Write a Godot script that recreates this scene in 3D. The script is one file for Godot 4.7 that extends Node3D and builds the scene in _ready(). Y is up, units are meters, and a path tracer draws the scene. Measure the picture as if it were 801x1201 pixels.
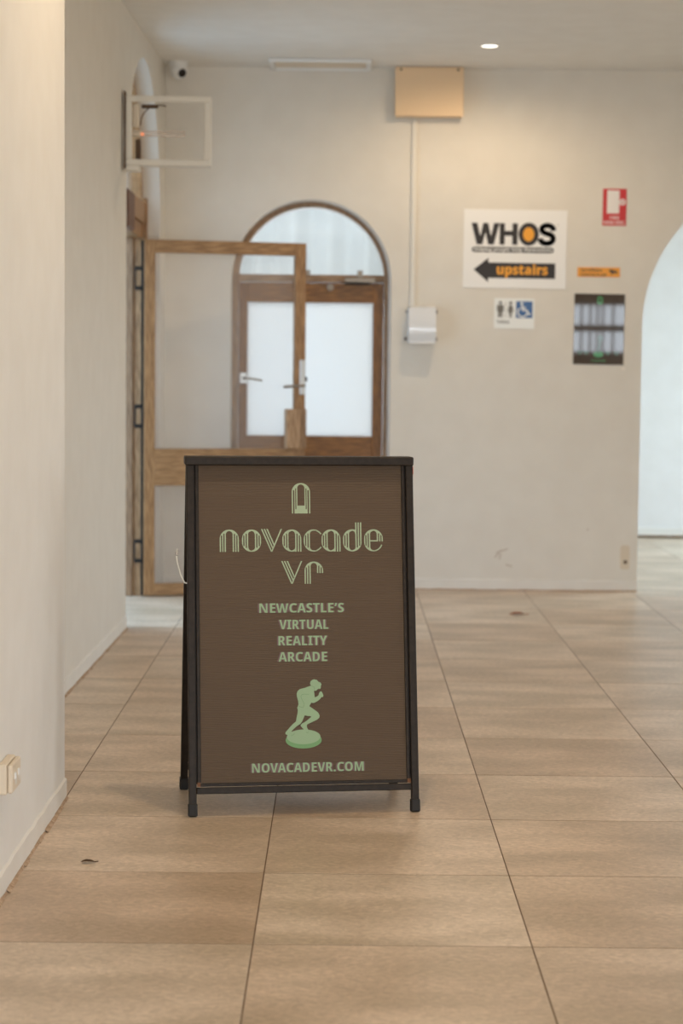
extends Node3D
# A tiled foyer with arches, a glazed timber door swung open, wall signs and a sandwich board.
# Metres, y up; the camera stands at x = 0, z = 0 and looks towards -z.

const H := 2.865          # ceiling height
const BACK := -11.03      # face of the back wall
var M := {}
var box_cache := {}
var bold: SystemFont

# ---------------------------------------------------------------- bookkeeping
func tag(o: Node3D, label: String, category := "", kind := "", group := "") -> Node3D:
	o.set_meta("label", label)
	if category: o.set_meta("category", category)
	if kind: o.set_meta("kind", kind)
	if group: o.set_meta("group", group)
	return o

func numbered(called: String, parent: Node) -> String:
	if not parent.has_node(called): return called
	var i := 1
	while parent.has_node("%s_%03d" % [called, i]): i += 1
	return "%s_%03d" % [called, i]

func thing(called: String, at := Vector3.ZERO, turn := 0.0) -> Node3D:
	var o := Node3D.new()
	o.name = numbered(called, self)
	add_child(o, true)
	o.position = at
	o.rotation.y = turn
	return o

func obj(called: String, mesh: Mesh, m: Material, parent: Node3D = self, at := Vector3.ZERO, basis_ := Basis()) -> MeshInstance3D:
	var o := MeshInstance3D.new()
	o.name = numbered(called, parent)
	o.mesh = mesh
	o.material_override = m
	o.cast_shadow = GeometryInstance3D.SHADOW_CASTING_SETTING_ON
	parent.add_child(o, true)
	o.transform = Transform3D(basis_, at)
	return o

# ---------------------------------------------------------------- shapes
func begin() -> SurfaceTool:
	var st := SurfaceTool.new()
	st.begin(Mesh.PRIMITIVE_TRIANGLES)
	return st

func tri(st: SurfaceTool, a: Vector3, b: Vector3, c: Vector3, n: Vector3) -> void:
	var f := Plane(a, b, c).normal
	if f.dot(n) < 0.0:
		var t := b
		b = c
		c = t
		f = -f
	for v in [a, b, c]:
		st.set_normal(f)
		st.add_vertex(v)

func quad(st: SurfaceTool, a: Vector3, b: Vector3, c: Vector3, d: Vector3, n: Vector3) -> void:
	tri(st, a, b, c, n)
	tri(st, a, c, d, n)

func smooth_quad(st: SurfaceTool, p: Array, n: Array) -> void:
	for k in [[0, 1, 2], [0, 2, 3]]:
		var a: Vector3 = p[k[0]]
		var b: Vector3 = p[k[1]]
		var c: Vector3 = p[k[2]]
		var order: Array = k
		if (b - a).cross(c - a).length() < 1e-12: continue
		if Plane(a, b, c).normal.dot(n[k[0]] + n[k[1]] + n[k[2]]) < 0.0: order = [k[0], k[2], k[1]]
		for i in order:
			st.set_normal(n[i])
			st.add_vertex(p[i])

# a box with chamfered edges, centred at `c`
func add_box(st: SurfaceTool, c: Vector3, s: Vector3, bevel := 0.002, bs := Basis()) -> void:
	var h := s * 0.5
	var e := minf(bevel, minf(h.x, minf(h.y, h.z)) * 0.6)
	var face := func(ax: int, sg: float, su: float, sv: float) -> Vector3:
		var v := Vector3.ZERO
		v[ax] = h[ax] * sg
		v[(ax + 1) % 3] = (h[(ax + 1) % 3] - e) * su
		v[(ax + 2) % 3] = (h[(ax + 2) % 3] - e) * sv
		return c + bs * v
	for ax in 3:
		for sg in [-1.0, 1.0]:
			var n := Vector3.ZERO
			n[ax] = sg
			quad(st, face.call(ax, sg, -1.0, -1.0), face.call(ax, sg, 1.0, -1.0), face.call(ax, sg, 1.0, 1.0), face.call(ax, sg, -1.0, 1.0), bs * n)
	if e <= 0.0: return
	for ax in 3:                      # edges along ax, between the faces a1 and a2
		var a1 := (ax + 1) % 3
		var a2 := (ax + 2) % 3
		for s1 in [-1.0, 1.0]:
			for s2 in [-1.0, 1.0]:
				var p := []
				for k in [[a1, -1.0], [a1, 1.0], [a2, 1.0], [a2, -1.0]]:
					var v := Vector3.ZERO
					v[ax] = (h[ax] - e) * k[1]
					v[a1] = (h[a1] - (0.0 if k[0] == a1 else e)) * s1
					v[a2] = (h[a2] - (0.0 if k[0] == a2 else e)) * s2
					p.append(c + bs * v)
				var n := Vector3.ZERO
				n[a1] = s1
				n[a2] = s2
				quad(st, p[0], p[1], p[2], p[3], bs * n)
	for sx in [-1.0, 1.0]:
		for sy in [-1.0, 1.0]:
			for sz in [-1.0, 1.0]:
				var q := Vector3(sx, sy, sz)
				var i := h - Vector3(e, e, e)
				tri(st, c + bs * (q * Vector3(h.x, i.y, i.z)), c + bs * (q * Vector3(i.x, h.y, i.z)), c + bs * (q * Vector3(i.x, i.y, h.z)), bs * q)

func box(s: Vector3, bevel := 0.002) -> Mesh:
	var key := "%s %s" % [s, bevel]
	if not box_cache.has(key):
		var st := begin()
		add_box(st, Vector3.ZERO, s, bevel)
		box_cache[key] = st.commit()
	return box_cache[key]

# a box given by its two corners
func span(called: String, a: Vector3, b: Vector3, m: Material, parent: Node3D = self, bevel := 0.002) -> MeshInstance3D:
	var lo := Vector3(minf(a.x, b.x), minf(a.y, b.y), minf(a.z, b.z))
	var hi := Vector3(maxf(a.x, b.x), maxf(a.y, b.y), maxf(a.z, b.z))
	return obj(called, box(hi - lo, bevel), m, parent, (lo + hi) * 0.5)

# a flat outline in x and y given thickness from z0 to z1
func add_prism(st: SurfaceTool, poly: PackedVector2Array, z0: float, z1: float) -> void:
	var idx := Geometry2D.triangulate_polygon(poly)
	for i in range(0, idx.size(), 3):
		var a := poly[idx[i]]
		var b := poly[idx[i + 1]]
		var c := poly[idx[i + 2]]
		tri(st, Vector3(a.x, a.y, z1), Vector3(b.x, b.y, z1), Vector3(c.x, c.y, z1), Vector3.BACK)
		tri(st, Vector3(a.x, a.y, z0), Vector3(b.x, b.y, z0), Vector3(c.x, c.y, z0), Vector3.FORWARD)
	var turn := -1.0 if Geometry2D.is_polygon_clockwise(poly) else 1.0
	for i in poly.size():
		var a := poly[i]
		var b := poly[(i + 1) % poly.size()]
		if a.distance_to(b) < 1e-7: continue
		var n := Vector3((b - a).y, -(b - a).x, 0.0) * turn
		quad(st, Vector3(a.x, a.y, z0), Vector3(b.x, b.y, z0), Vector3(b.x, b.y, z1), Vector3(a.x, a.y, z1), n)

func prism(poly: PackedVector2Array, z0: float, z1: float) -> Mesh:
	var st := begin()
	add_prism(st, poly, z0, z1)
	return st.commit()

# profile of (radius, height) pairs turned about y
func lathe(profile: Array, n := 32) -> Mesh:
	var st := begin()
	for i in profile.size() - 1:
		var p: Vector2 = profile[i]
		var q: Vector2 = profile[i + 1]
		var d := (q - p).normalized()
		var nr := Vector2(d.y, -d.x)
		for k in n:
			var a := TAU * k / n
			var b := TAU * (k + 1) / n
			var va := Vector3(cos(a), 0, sin(a))
			var vb := Vector3(cos(b), 0, sin(b))
			var na := va * nr.x + Vector3.UP * nr.y
			var nb := vb * nr.x + Vector3.UP * nr.y
			smooth_quad(st, [va * p.x + Vector3.UP * p.y, vb * p.x + Vector3.UP * p.y, vb * q.x + Vector3.UP * q.y, va * q.x + Vector3.UP * q.y], [na, nb, nb, na])
	return st.commit()

func add_tube(st: SurfaceTool, pts: Array, r: float, n := 10) -> void:
	var rings := []
	var side := Vector3.ZERO
	for i in pts.size():
		var d: Vector3 = (pts[mini(i + 1, pts.size() - 1)] - pts[maxi(i - 1, 0)]).normalized()
		if i == 0: side = d.cross(Vector3.UP if absf(d.y) < 0.9 else Vector3.RIGHT).normalized()
		side = (side - d * side.dot(d)).normalized()
		var up := d.cross(side)
		var ring := []
		for k in n: ring.append(side * cos(TAU * k / n) + up * sin(TAU * k / n))
		rings.append(ring)
	for i in pts.size() - 1:
		for k in n:
			var j := (k + 1) % n
			smooth_quad(st, [pts[i] + rings[i][k] * r, pts[i] + rings[i][j] * r, pts[i + 1] + rings[i + 1][j] * r, pts[i + 1] + rings[i + 1][k] * r], [rings[i][k], rings[i][j], rings[i + 1][j], rings[i + 1][k]])
	for e in [0, pts.size() - 1]:
		var out: Vector3 = pts[0] - pts[1] if e == 0 else pts[e] - pts[e - 1]
		for k in n: tri(st, pts[e], pts[e] + rings[e][k] * r, pts[e] + rings[e][(k + 1) % n] * r, out)

func tube(pts: Array, r: float, n := 10) -> Mesh:
	var st := begin()
	add_tube(st, pts, r, n)
	return st.commit()

func arc(c: Vector2, rx: float, ry: float, a0: float, a1: float, n: int) -> PackedVector2Array:
	var out := PackedVector2Array()
	for i in n + 1:
		var a := deg_to_rad(lerpf(a0, a1, float(i) / n))
		out.append(c + Vector2(cos(a) * rx, sin(a) * ry))
	return out

func rect(x0: float, y0: float, x1: float, y1: float) -> PackedVector2Array:
	return PackedVector2Array([Vector2(x0, y0), Vector2(x1, y0), Vector2(x1, y1), Vector2(x0, y1)])

# a rectangle whose corners are rounded; rt at the top, rb at the bottom
func rounded(x0: float, y0: float, x1: float, y1: float, rt: float, rb: float) -> PackedVector2Array:
	var p := PackedVector2Array()
	if rb > 0.0:
		p.append_array(arc(Vector2(x0 + rb, y0 + rb), rb, rb, 180, 270, 12))
		p.append_array(arc(Vector2(x1 - rb, y0 + rb), rb, rb, 270, 360, 12))
	else:
		p.append_array([Vector2(x0, y0), Vector2(x1, y0)])
	if rt > 0.0:
		p.append_array(arc(Vector2(x1 - rt, y1 - rt), rt, rt, 0, 90, 12))
		p.append_array(arc(Vector2(x0 + rt, y1 - rt), rt, rt, 90, 180, 12))
	else:
		p.append_array([Vector2(x1, y1), Vector2(x0, y1)])
	var q := PackedVector2Array()
	for v in p:
		if q.is_empty() or q[-1].distance_to(v) > 1e-6: q.append(v)
	if q[0].distance_to(q[-1]) < 1e-6: q.remove_at(q.size() - 1)
	return q

# a flat letter: an outline less some cuts; cut in slabs so that no piece has a hole
func add_glyph(st: SurfaceTool, outer: PackedVector2Array, cuts: Array, at: Vector2, k: float, z0: float, z1: float) -> void:
	var xs := [-1e4, 1e4]
	for c in cuts:
		var lo := 1e9
		var hi := -1e9
		for v in c:
			lo = minf(lo, v.x)
			hi = maxf(hi, v.x)
		xs.append((lo + hi) * 0.5)
	xs.sort()
	for i in xs.size() - 1:
		if xs[i + 1] - xs[i] < 1e-4: continue
		var pieces: Array = Geometry2D.intersect_polygons(outer, rect(xs[i], -1e4, xs[i + 1], 1e4))
		for c in cuts:
			var next := []
			for p in pieces: next.append_array(Geometry2D.clip_polygons(p, c))
			pieces = next
		for p in pieces:
			var q := PackedVector2Array()
			for v in p: q.append(at + v * k)
			if q.size() > 2: add_prism(st, q, z0, z1)

# a band of even width along points
func add_ribbon(st: SurfaceTool, pts: Array, w: float, z0: float, z1: float) -> void:
	for i in pts.size() - 1:
		var a: Vector2 = pts[i]
		var b: Vector2 = pts[i + 1]
		var n := (b - a).normalized().orthogonal() * w * 0.5
		add_prism(st, PackedVector2Array([a + n, b + n, b - n, a - n]), z0, z1)

# lettering fitted into a width and a height, its lower left corner at `at`
func add_text(st: SurfaceTool, text: String, at: Vector3, w: float, h: float, depth := 0.0006, font: Font = null) -> void:
	var t := TextMesh.new()
	t.text = text
	t.font = font if font else bold
	t.font_size = 48
	t.pixel_size = 0.01
	t.depth = 0.2
	t.curve_step = 1.0
	var b := t.get_aabb()
	var s := Vector3(w / b.size.x, h / b.size.y, depth / b.size.z)
	st.append_from(t, 0, Transform3D(Basis.from_scale(s), at - b.position * s))

func text(called: String, words: String, m: Material, parent: Node3D, at: Vector3, w: float, h: float, depth := 0.0006, font: Font = null) -> MeshInstance3D:
	var st := begin()
	add_text(st, words, at, w, h, depth, font)
	return obj(called, st.commit(), m, parent)

# ---------------------------------------------------------------- materials
func mat(c: Color, rough := 0.6, metal := 0.0) -> StandardMaterial3D:
	var m := StandardMaterial3D.new()
	m.albedo_color = c
	m.roughness = rough
	m.metallic = metal
	return m

func c8(r: int, g: int, b: int) -> Color:
	return Color8(r, g, b)

func noise(freq: float, sd: int, lo: Color, hi: Color, octaves := 5, size := 512) -> NoiseTexture2D:
	var f := FastNoiseLite.new()
	f.seed = sd
	f.noise_type = FastNoiseLite.TYPE_SIMPLEX_SMOOTH
	f.frequency = freq
	f.fractal_octaves = octaves
	var t := NoiseTexture2D.new()
	t.width = size
	t.height = size
	t.seamless = true
	t.noise = f
	var g := Gradient.new()
	g.set_color(0, lo)
	g.set_color(1, hi)
	g.set_offset(0, 0.2)
	g.set_offset(1, 0.8)
	t.color_ramp = g
	return t

func textured(m: StandardMaterial3D, t: Texture2D, scale_: Vector3, world := false) -> StandardMaterial3D:
	m.albedo_texture = t
	m.uv1_triplanar = true
	m.uv1_world_triplanar = world
	m.uv1_scale = scale_
	return m

func bumped(m: StandardMaterial3D, t: Texture2D, cm: float) -> StandardMaterial3D:
	m.heightmap_enabled = true
	m.heightmap_texture = t
	m.heightmap_scale = cm
	return m

func glass(alpha := 0.05, tint := Color(1, 1, 1)) -> StandardMaterial3D:
	var m := mat(Color(tint.r, tint.g, tint.b, alpha), 0.02)
	m.transparency = BaseMaterial3D.TRANSPARENCY_ALPHA
	return m

func make_materials() -> void:
	bold = SystemFont.new()
	bold.font_names = PackedStringArray(["Droid Sans"])
	bold.font_weight = 700
	var plaster := noise(0.012, 3, Color(0.985, 0.983, 0.98), Color(1, 1, 1), 5)
	var rough := noise(0.05, 8, Color(0.3, 0.3, 0.3), Color(0.7, 0.7, 0.7), 4)
	for a in [["wall", c8(226, 219, 207)], ["pier", c8(232, 228, 221)], ["ceiling", c8(236, 232, 224)], ["white_wall", c8(230, 226, 221)], ["skirting", c8(229, 223, 213)]]:
		var m := textured(mat(a[1], 0.75), plaster, Vector3(0.7, 0.7, 0.7), true)
		M[a[0]] = m
	M.fresh_patch = mat(c8(217, 202, 180), 0.8)
	M.sealant = textured(mat(c8(205, 176, 148), 0.9), noise(0.05, 21, Color(0.7, 0.66, 0.6), Color(1, 1, 1), 4, 256), Vector3(6, 6, 6), true)
	var cloud := noise(0.006, 31, Color(0.87, 0.86, 0.835), Color(1, 1, 1), 4)
	var speck := noise(0.05, 33, Color(0.87, 0.86, 0.84), Color(1, 1, 1), 4)
	(speck.noise as FastNoiseLite).domain_warp_enabled = true
	(speck.noise as FastNoiseLite).domain_warp_amplitude = 40.0
	var tones := [c8(234, 209, 183), c8(238, 214, 189), c8(228, 202, 175), c8(235, 211, 186), c8(240, 218, 194), c8(224, 197, 170)]
	for i in tones.size():
		var m := textured(mat(tones[i], 0.36), cloud, Vector3(0.45, 1, 1.1))
		m.uv1_offset = Vector3(0.37 * i, 0, 0.23 * i)
		m.detail_enabled = true
		m.detail_blend_mode = BaseMaterial3D.BLEND_MODE_MUL
		m.detail_albedo = speck
		m.detail_uv_layer = BaseMaterial3D.DETAIL_UV_2
		m.uv2_triplanar = true
		m.uv2_scale = Vector3(1.7, 1, 2.3)
		m.uv2_offset = Vector3(0.19 * i, 0, 0.41 * i)
		M["tile%d" % i] = m
	M.grout = mat(c8(112, 88, 66), 0.95)
	M.concrete = textured(mat(c8(200, 198, 192), 0.9), plaster, Vector3(0.5, 0.5, 0.5), true)
	var grain := noise(0.02, 12, Color(0.74, 0.70, 0.65), Color(1, 1, 1), 4)
	for a in [["oak", c8(176, 135, 90)], ["teak", c8(150, 102, 46)], ["frame_wood", c8(168, 136, 103)], ["jamb", c8(206, 166, 120)], ["pale_wood", c8(190, 155, 118)]]:
		M[a[0] + "_v"] = textured(mat(a[1], 0.45), grain, Vector3(9, 0.8, 9))
		M[a[0] + "_h"] = textured(mat(a[1], 0.45), grain, Vector3(0.8, 9, 9))
	M.dark_wood = textured(mat(c8(112, 68, 36), 0.5), grain, Vector3(2, 8, 8))
	M.black_iron = mat(c8(30, 29, 28), 0.5, 0.3)
	M.steel = mat(c8(190, 190, 188), 0.3, 1.0)
	M.dull_metal = mat(c8(150, 140, 128), 0.45, 0.8)
	M.glass = glass(0.04)
	M.frosted = mat(c8(236, 241, 244), 0.55)
	M.frosted.backlight_enabled = true
	M.frosted.backlight = Color(1, 1, 1)
	M.sheer = mat(c8(232, 238, 242), 0.9)
	M.sheer.backlight_enabled = true
	M.sheer.backlight = Color(0.7, 0.7, 0.7)
	# sandwich board
	M.board_frame = textured(mat(c8(46, 37, 28), 0.5, 0.0), noise(0.03, 44, Color(0.85, 0.83, 0.8), Color(1, 1, 1), 4, 256), Vector3(5, 5, 5))
	M.board_frame.metallic_specular = 0.32
	M.rubber = mat(c8(31, 28, 25), 0.7)
	M.rust = mat(c8(112, 74, 48), 0.85)
	var ribs := Image.create(4, 256, false, Image.FORMAT_RGB8)
	for y in 256:
		var v := 0.5 + 0.5 * sin(TAU * 16.0 * y / 256.0)
		ribs.fill_rect(Rect2i(0, y, 4, 1), Color(v, v, v))
	M.corflute = bumped(textured(mat(c8(96, 80, 65), 0.5), noise(0.008, 51, Color(0.94, 0.94, 0.94), Color(1, 1, 1), 4, 256), Vector3(16.6, 16.6, 16.6)), ImageTexture.create_from_image(ribs), 0.11)
	M.corflute.albedo_texture = null
	M.corflute.metallic_specular = 0.35
	M.mint = mat(c8(164, 180, 148), 0.6)
	M.mint_soft = mat(c8(146, 172, 134), 0.6)
	M.mint_deep = mat(c8(112, 156, 102), 0.6)
	M.mint_line = mat(c8(116, 150, 106), 0.6)
	M.mauve = mat(c8(112, 88, 86), 0.6)
	M.tie = mat(c8(225, 220, 206), 0.4)
	# wall fittings
	M.white_plastic = mat(c8(232, 230, 226), 0.35)
	M.gloss_plastic = mat(c8(226, 226, 226), 0.12)
	M.cream = mat(c8(224, 208, 185), 0.5)
	M.cream_box = mat(c8(232, 200, 160), 0.5)
	M.sign_white = mat(c8(240, 237, 232), 0.4)
	M.sign_grey = mat(c8(238, 238, 233), 0.4)
	M.ink = mat(c8(40, 34, 30), 0.5)
	M.orange = mat(c8(240, 165, 45), 0.5)
	M.amber = mat(c8(236, 158, 40), 0.4)
	M.red = mat(c8(200, 32, 30), 0.35)
	M.pink_white = mat(c8(236, 228, 222), 0.4)
	M.grey_ink = mat(c8(112, 108, 100), 0.5)
	M.blue = mat(c8(58, 100, 152), 0.4)
	M.rail_paint = mat(c8(226, 220, 208), 0.4)
	M.brown_rust = mat(c8(96, 74, 54), 0.8)
	M.wire = mat(c8(116, 92, 66), 0.6)
	M.tube_glass = glass(0.45, Color(0.93, 0.86, 0.8))
	M.filament = mat(c8(240, 150, 110), 0.5)
	M.filament.emission_enabled = true
	M.filament.emission = c8(255, 150, 100)
	M.filament.emission_energy_multiplier = 0.6
	M.lamp = mat(c8(255, 250, 240), 0.5)
	M.lamp.emission_enabled = true
	M.lamp.emission = c8(255, 246, 230)
	M.lamp.emission_energy_multiplier = 3.0
	M.lens_black = mat(c8(14, 14, 15), 0.12)
	M.poster = mat(c8(52, 36, 24), 0.02)
	M.poster_green = mat(c8(70, 150, 95), 0.03)
	M.poster_teal = mat(c8(60, 92, 72), 0.03)
	M.leaf = mat(c8(160, 84, 34), 0.8)
	M.dark_leaf = mat(c8(84, 62, 40), 0.9)
	M.putty = mat(c8(238, 228, 214), 0.7)
	M.scuff = mat(c8(196, 182, 164), 0.8)

# ---------------------------------------------------------------- scene
func _ready() -> void:
	var cam := Camera3D.new()
	cam.name = "camera"
	cam.fov = rad_to_deg(2.0 * atan(600.5 / 2333.4))
	cam.near = 0.05
	cam.far = 60.0
	cam.position = Vector3(0, 1.24, 0)
	cam.rotation = Vector3(-0.07336, 0, 0.0100)
	var att := CameraAttributesPhysical.new()
	att.frustum_focal_length = 46.63      # the field of view above on Godot's 24 mm sensor
	att.exposure_aperture = 2.35
	att.frustum_focus_distance = 5.45
	cam.attributes = att
	cam.fov = rad_to_deg(2.0 * atan(600.5 / 2333.4))
	add_child(cam)

	var sky := ProceduralSkyMaterial.new()
	sky.sky_top_color = Color(0.62, 0.74, 0.88)
	sky.sky_horizon_color = Color(0.86, 0.91, 0.95)
	sky.ground_bottom_color = Color(0.55, 0.55, 0.54)
	sky.ground_horizon_color = Color(0.80, 0.82, 0.84)
	sky.sky_energy_multiplier = 1.6
	var env := Environment.new()
	env.background_mode = Environment.BG_SKY
	env.sky = Sky.new()
	env.sky.sky_material = sky
	env.tonemap_mode = Environment.TONE_MAPPER_LINEAR
	env.tonemap_exposure = 1.025
	env.sdfgi_enabled = true
	env.ssao_enabled = true
	env.ssil_enabled = true
	var we := WorldEnvironment.new()
	we.name = "environment"
	we.environment = env
	add_child(we)

	var sun := DirectionalLight3D.new()
	sun.name = "sun"
	sun.light_color = Color(0.66, 0.86, 1.0)
	sun.light_energy = 0.55
	sun.light_angular_distance = 2.5
	sun.shadow_enabled = true
	add_child(sun)
	var el := deg_to_rad(62.0)
	var az := deg_to_rad(2.0)
	sun.look_at_from_position(Vector3.ZERO, Vector3(cos(el) * cos(az), -sin(el), -cos(el) * sin(az)))

	# daylight: the windows of the long right wall and of the entrance behind the camera, the doorway on the left, the rooms beyond
	daylight("daylight_right_far", Vector3(4.45, 1.5, -6.25), Vector3(-1, -0.05, 0), Vector2(3.5, 2.0), 3.4, Color(1.0, 0.97, 0.91))
	daylight("daylight_right_near", Vector3(4.45, 1.5, 1.6), Vector3(-1, -0.05, 0), Vector2(2.8, 2.0), 4.8, Color(1.0, 0.97, 0.91))
	daylight("daylight_entrance", Vector3(1.6, 1.2, 3.75), Vector3(0, 0, -1), Vector2(4.4, 2.2), 27.5, Color(0.94, 0.97, 1.0))
	daylight("daylight_doorway", Vector3(-1.75, 1.5, -9.75), Vector3(1, -0.1, -0.2), Vector2(1.2, 2.4), 0.55, Color(0.70, 0.87, 1.0))
	daylight("daylight_lobby", Vector3(-0.18, 0.95, -12.75), Vector3(0, 0.05, 1), Vector2(1.6, 1.4), 3.6, Color(0.88, 0.95, 1.0))
	daylight("daylight_lobby_top", Vector3(-0.2, 2.75, -12.0), Vector3(0, -1, 0), Vector2(1.6, 0.9), 1.35, Color(0.88, 0.95, 1.0))
	daylight("daylight_side_room", Vector3(5.0, 2.5, -12.9), Vector3(-0.65, -1.6, 0.55), Vector2(2.2, 1.6), 14.5, Color(0.80, 0.92, 1.0))

	make_materials()
	build_floor()
	build_shell()
	build_side_doorway()
	build_open_door()
	build_back_door()
	build_sandwich_board()
	build_ceiling_fittings()
	build_light_box()
	build_wall_fittings()
	build_signs()
	build_small_things()

func daylight(called: String, at: Vector3, towards: Vector3, size: Vector2, energy: float, tint: Color) -> void:
	var l := AreaLight3D.new()
	l.name = called
	l.area_size = size
	l.light_energy = energy
	l.light_color = tint
	l.area_range = 40.0
	l.area_attenuation = 2.0
	l.shadow_enabled = true
	add_child(l)
	l.look_at_from_position(at, at + towards, Vector3.UP if absf(towards.normalized().y) < 0.9 else Vector3.FORWARD)

func build_floor() -> void:
	var floor_ := thing("floor")
	tag(floor_, "beige stone-look square floor tiles with thin brown joints running through the foyer", "floor", "structure")
	span("grout_bed", Vector3(-1.5, -0.1, -2.993), Vector3(5.9, -0.0012, -15.2), M.grout, floor_, 0.0)
	span("plain_floor", Vector3(-1.5, -0.1, 4.2), Vector3(5.9, 0.0, -2.993), M.tile0, floor_, 0.0)
	span("plain_floor", Vector3(3.4195, -0.0011, -2.994), Vector3(5.9, 0.0, -15.2), M.tile1, floor_, 0.0)
	var rng := RandomNumberGenerator.new()
	rng.seed = 77
	var g := 0.0032
	for row in range(5, 25):
		for col in range(-3, 5):
			var x := 0.419 + 0.6 * col
			var z := 0.6 * row - 0.007
			if row > 18 and col < 1: continue
			if row > 15 and row <= 18 and col == -3 and z > 11.0: continue
			var lift := rng.randf_range(-0.0003, 0.0003)
			var pick := rng.randi() % 6
			var turn := PI if rng.randf() < 0.5 else 0.0
			obj("tile", box(Vector3(0.6 - g, 0.012, 0.6 - 0.0052), 0.0003), M["tile%d" % pick], floor_, Vector3(x + 0.3, -0.0063 + lift, -z - 0.3), Basis(Vector3.UP, turn))
	var ground := span("ground", Vector3(-9, -0.2, 2), Vector3(-1.5, -0.02, -20), M.concrete, self, 0.0)
	tag(ground, "pale concrete ground outside the side doorway", "ground", "structure")

func arch_points(cx: float, r: float, spring: float, n := 56) -> PackedVector2Array:
	return arc(Vector2(cx, spring), r, r, 180, 0, n)    # from the left foot over the crown to the right foot

func build_shell() -> void:
	# back wall with the door's arch and the wide arch on the right
	var p := PackedVector2Array([Vector2(-1.35, 0), Vector2(-0.622, 0)])
	p.append_array(arch_points(-0.18, 0.442, 1.71))
	p.append_array([Vector2(0.262, 0), Vector2(1.649, 0)])
	p.append_array(arch_points(2.489, 0.84, 1.474))
	p.append_array([Vector2(3.329, 0), Vector2(4.2, 0), Vector2(4.2, H), Vector2(-1.35, H)])
	var wb := obj("wall_back", prism(p, -0.25, 0.0), M.wall, self, Vector3(0, 0, BACK))
	tag(wb, "warm cream plaster back wall holding the signs, with two arched openings", "wall", "structure")
	p = PackedVector2Array([Vector2(-0.4419, 0)])
	p.append_array(arch_points(0, 0.4419, 1.71))
	p.append_array([Vector2(0.4419, 0), Vector2(0.4285, 0)])
	var back := arch_points(-0.0062, 0.4347, 1.71)
	back.reverse()
	p.append_array(back)
	p.append(Vector2(-0.4409, 0))
	obj("plaster_return", prism(p, -0.249, -0.06), M.white_wall, wb, Vector3(-0.18, 0, 0))
	# left wall, a hair out of square, with the arched side doorway
	p = PackedVector2Array([Vector2(5.615, 0), Vector2(9.265, 0)])
	p.append_array(arch_points(10.01, 0.745, 2.0))
	p.append_array([Vector2(10.755, 0), Vector2(11.03, 0), Vector2(11.03, H), Vector2(5.615, H)])
	var dir := Vector3(0.0124, 0, -1).normalized()
	var wl := obj("wall_left", prism(p, -0.24, 0.0), M.wall, self, Vector3(-1.1218, 0, 0), Basis(dir, Vector3.UP, dir.cross(Vector3.UP)))
	tag(wl, "greyish cream left wall set back behind the near pier, with an arched side doorway", "wall", "structure")
	var pier := span("wall_left_pier", Vector3(-1.4, 0, 3.2), Vector3(-0.783, H, -5.615), M.pier, self, 0.004)
	tag(pier, "near left wall standing proud, warmly lit at the top, with a socket low down", "wall", "structure")
	var c := span("ceiling", Vector3(-1.36, H, 3.4), Vector3(5.9, H + 0.2, -15.0), M.ceiling, self, 0.0)
	tag(c, "plain off-white plaster ceiling over the foyer", "ceiling", "structure")
	# right wall and the entrance wall behind the camera, both with window openings
	var st := begin()
	add_box(st, Vector3(4.1, 0.25, -3.9), Vector3(0.2, 0.5, 14.2), 0.0)
	add_box(st, Vector3(4.1, 2.6825, -3.9), Vector3(0.2, 0.365, 14.2), 0.0)
	for q in [[3.1, 0.2], [-2.15, 4.7], [-9.5, 3.0]]: add_box(st, Vector3(4.1, 1.5, q[0]), Vector3(0.2, 2.0, q[1]), 0.0)
	tag(obj("wall_right", st.commit(), M.wall), "cream right wall with two wide windows outside the picture", "wall", "structure")
	st = begin()
	add_box(st, Vector3(1.4, 2.4525, 3.3), Vector3(5.6, 0.825, 0.2), 0.0)
	add_box(st, Vector3(-1.1, 1.02, 3.3), Vector3(0.6, 2.04, 0.2), 0.0)
	add_box(st, Vector3(2.4, 1.02, 3.3), Vector3(0.3, 2.04, 0.2), 0.0)
	add_box(st, Vector3(3.375, 0.7235, 3.3), Vector3(1.65, 1.447, 0.2), 0.0)
	add_box(st, Vector3(4.1, 1.7435, 3.3), Vector3(0.2, 0.593, 0.2), 0.0)
	add_box(st, Vector3(3.275, 1.7465, 3.3), Vector3(1.45, 0.081, 0.1), 0.0)
	for x in [3.02, 3.13, 3.22, 3.29, 3.42]: add_box(st, Vector3(x, 1.7435, 3.3), Vector3(0.022, 0.593, 0.06), 0.0)
	tag(obj("wall_front", st.commit(), M.wall), "entrance wall behind the viewer with an open doorway and a barred window", "wall", "structure")
	# the lobby behind the glazed door
	span_wall("wall_lobby_left", Vector3(-1.35, 0, -11.28), Vector3(-1.2, H, -13.6), M.white_wall, "white left wall of the lobby behind the glazed arched door")
	span_wall("wall_lobby_right", Vector3(1.25, 0, -11.28), Vector3(1.4, H, -14.6), M.white_wall, "white partition between the lobby and the bright room on the right")
	span_wall("wall_lobby_back", Vector3(-1.35, 0, -13.45), Vector3(1.25, H, -13.6), M.white_wall, "white far wall of the lobby seen through the fanlight")
	# the bright room through the wide arch
	span_wall("wall_side_room_back", Vector3(1.25, 0.014, -14.6), Vector3(5.9, H, -14.8), M.white_wall, "bright bluish white far wall seen through the wide arch on the right")
	# skirting: a rough painted strip along the foot of the walls
	skirting("baseboard_back", [[Vector3(0.262, 0, BACK), Vector3(1.649, 0, BACK)], [Vector3(-0.985, 0, BACK), Vector3(-0.622, 0, BACK)], [Vector3(3.329, 0, BACK), Vector3(4.0, 0, BACK)]], Vector3.BACK, "low cream painted skirting along the foot of the back wall", 5)
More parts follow.
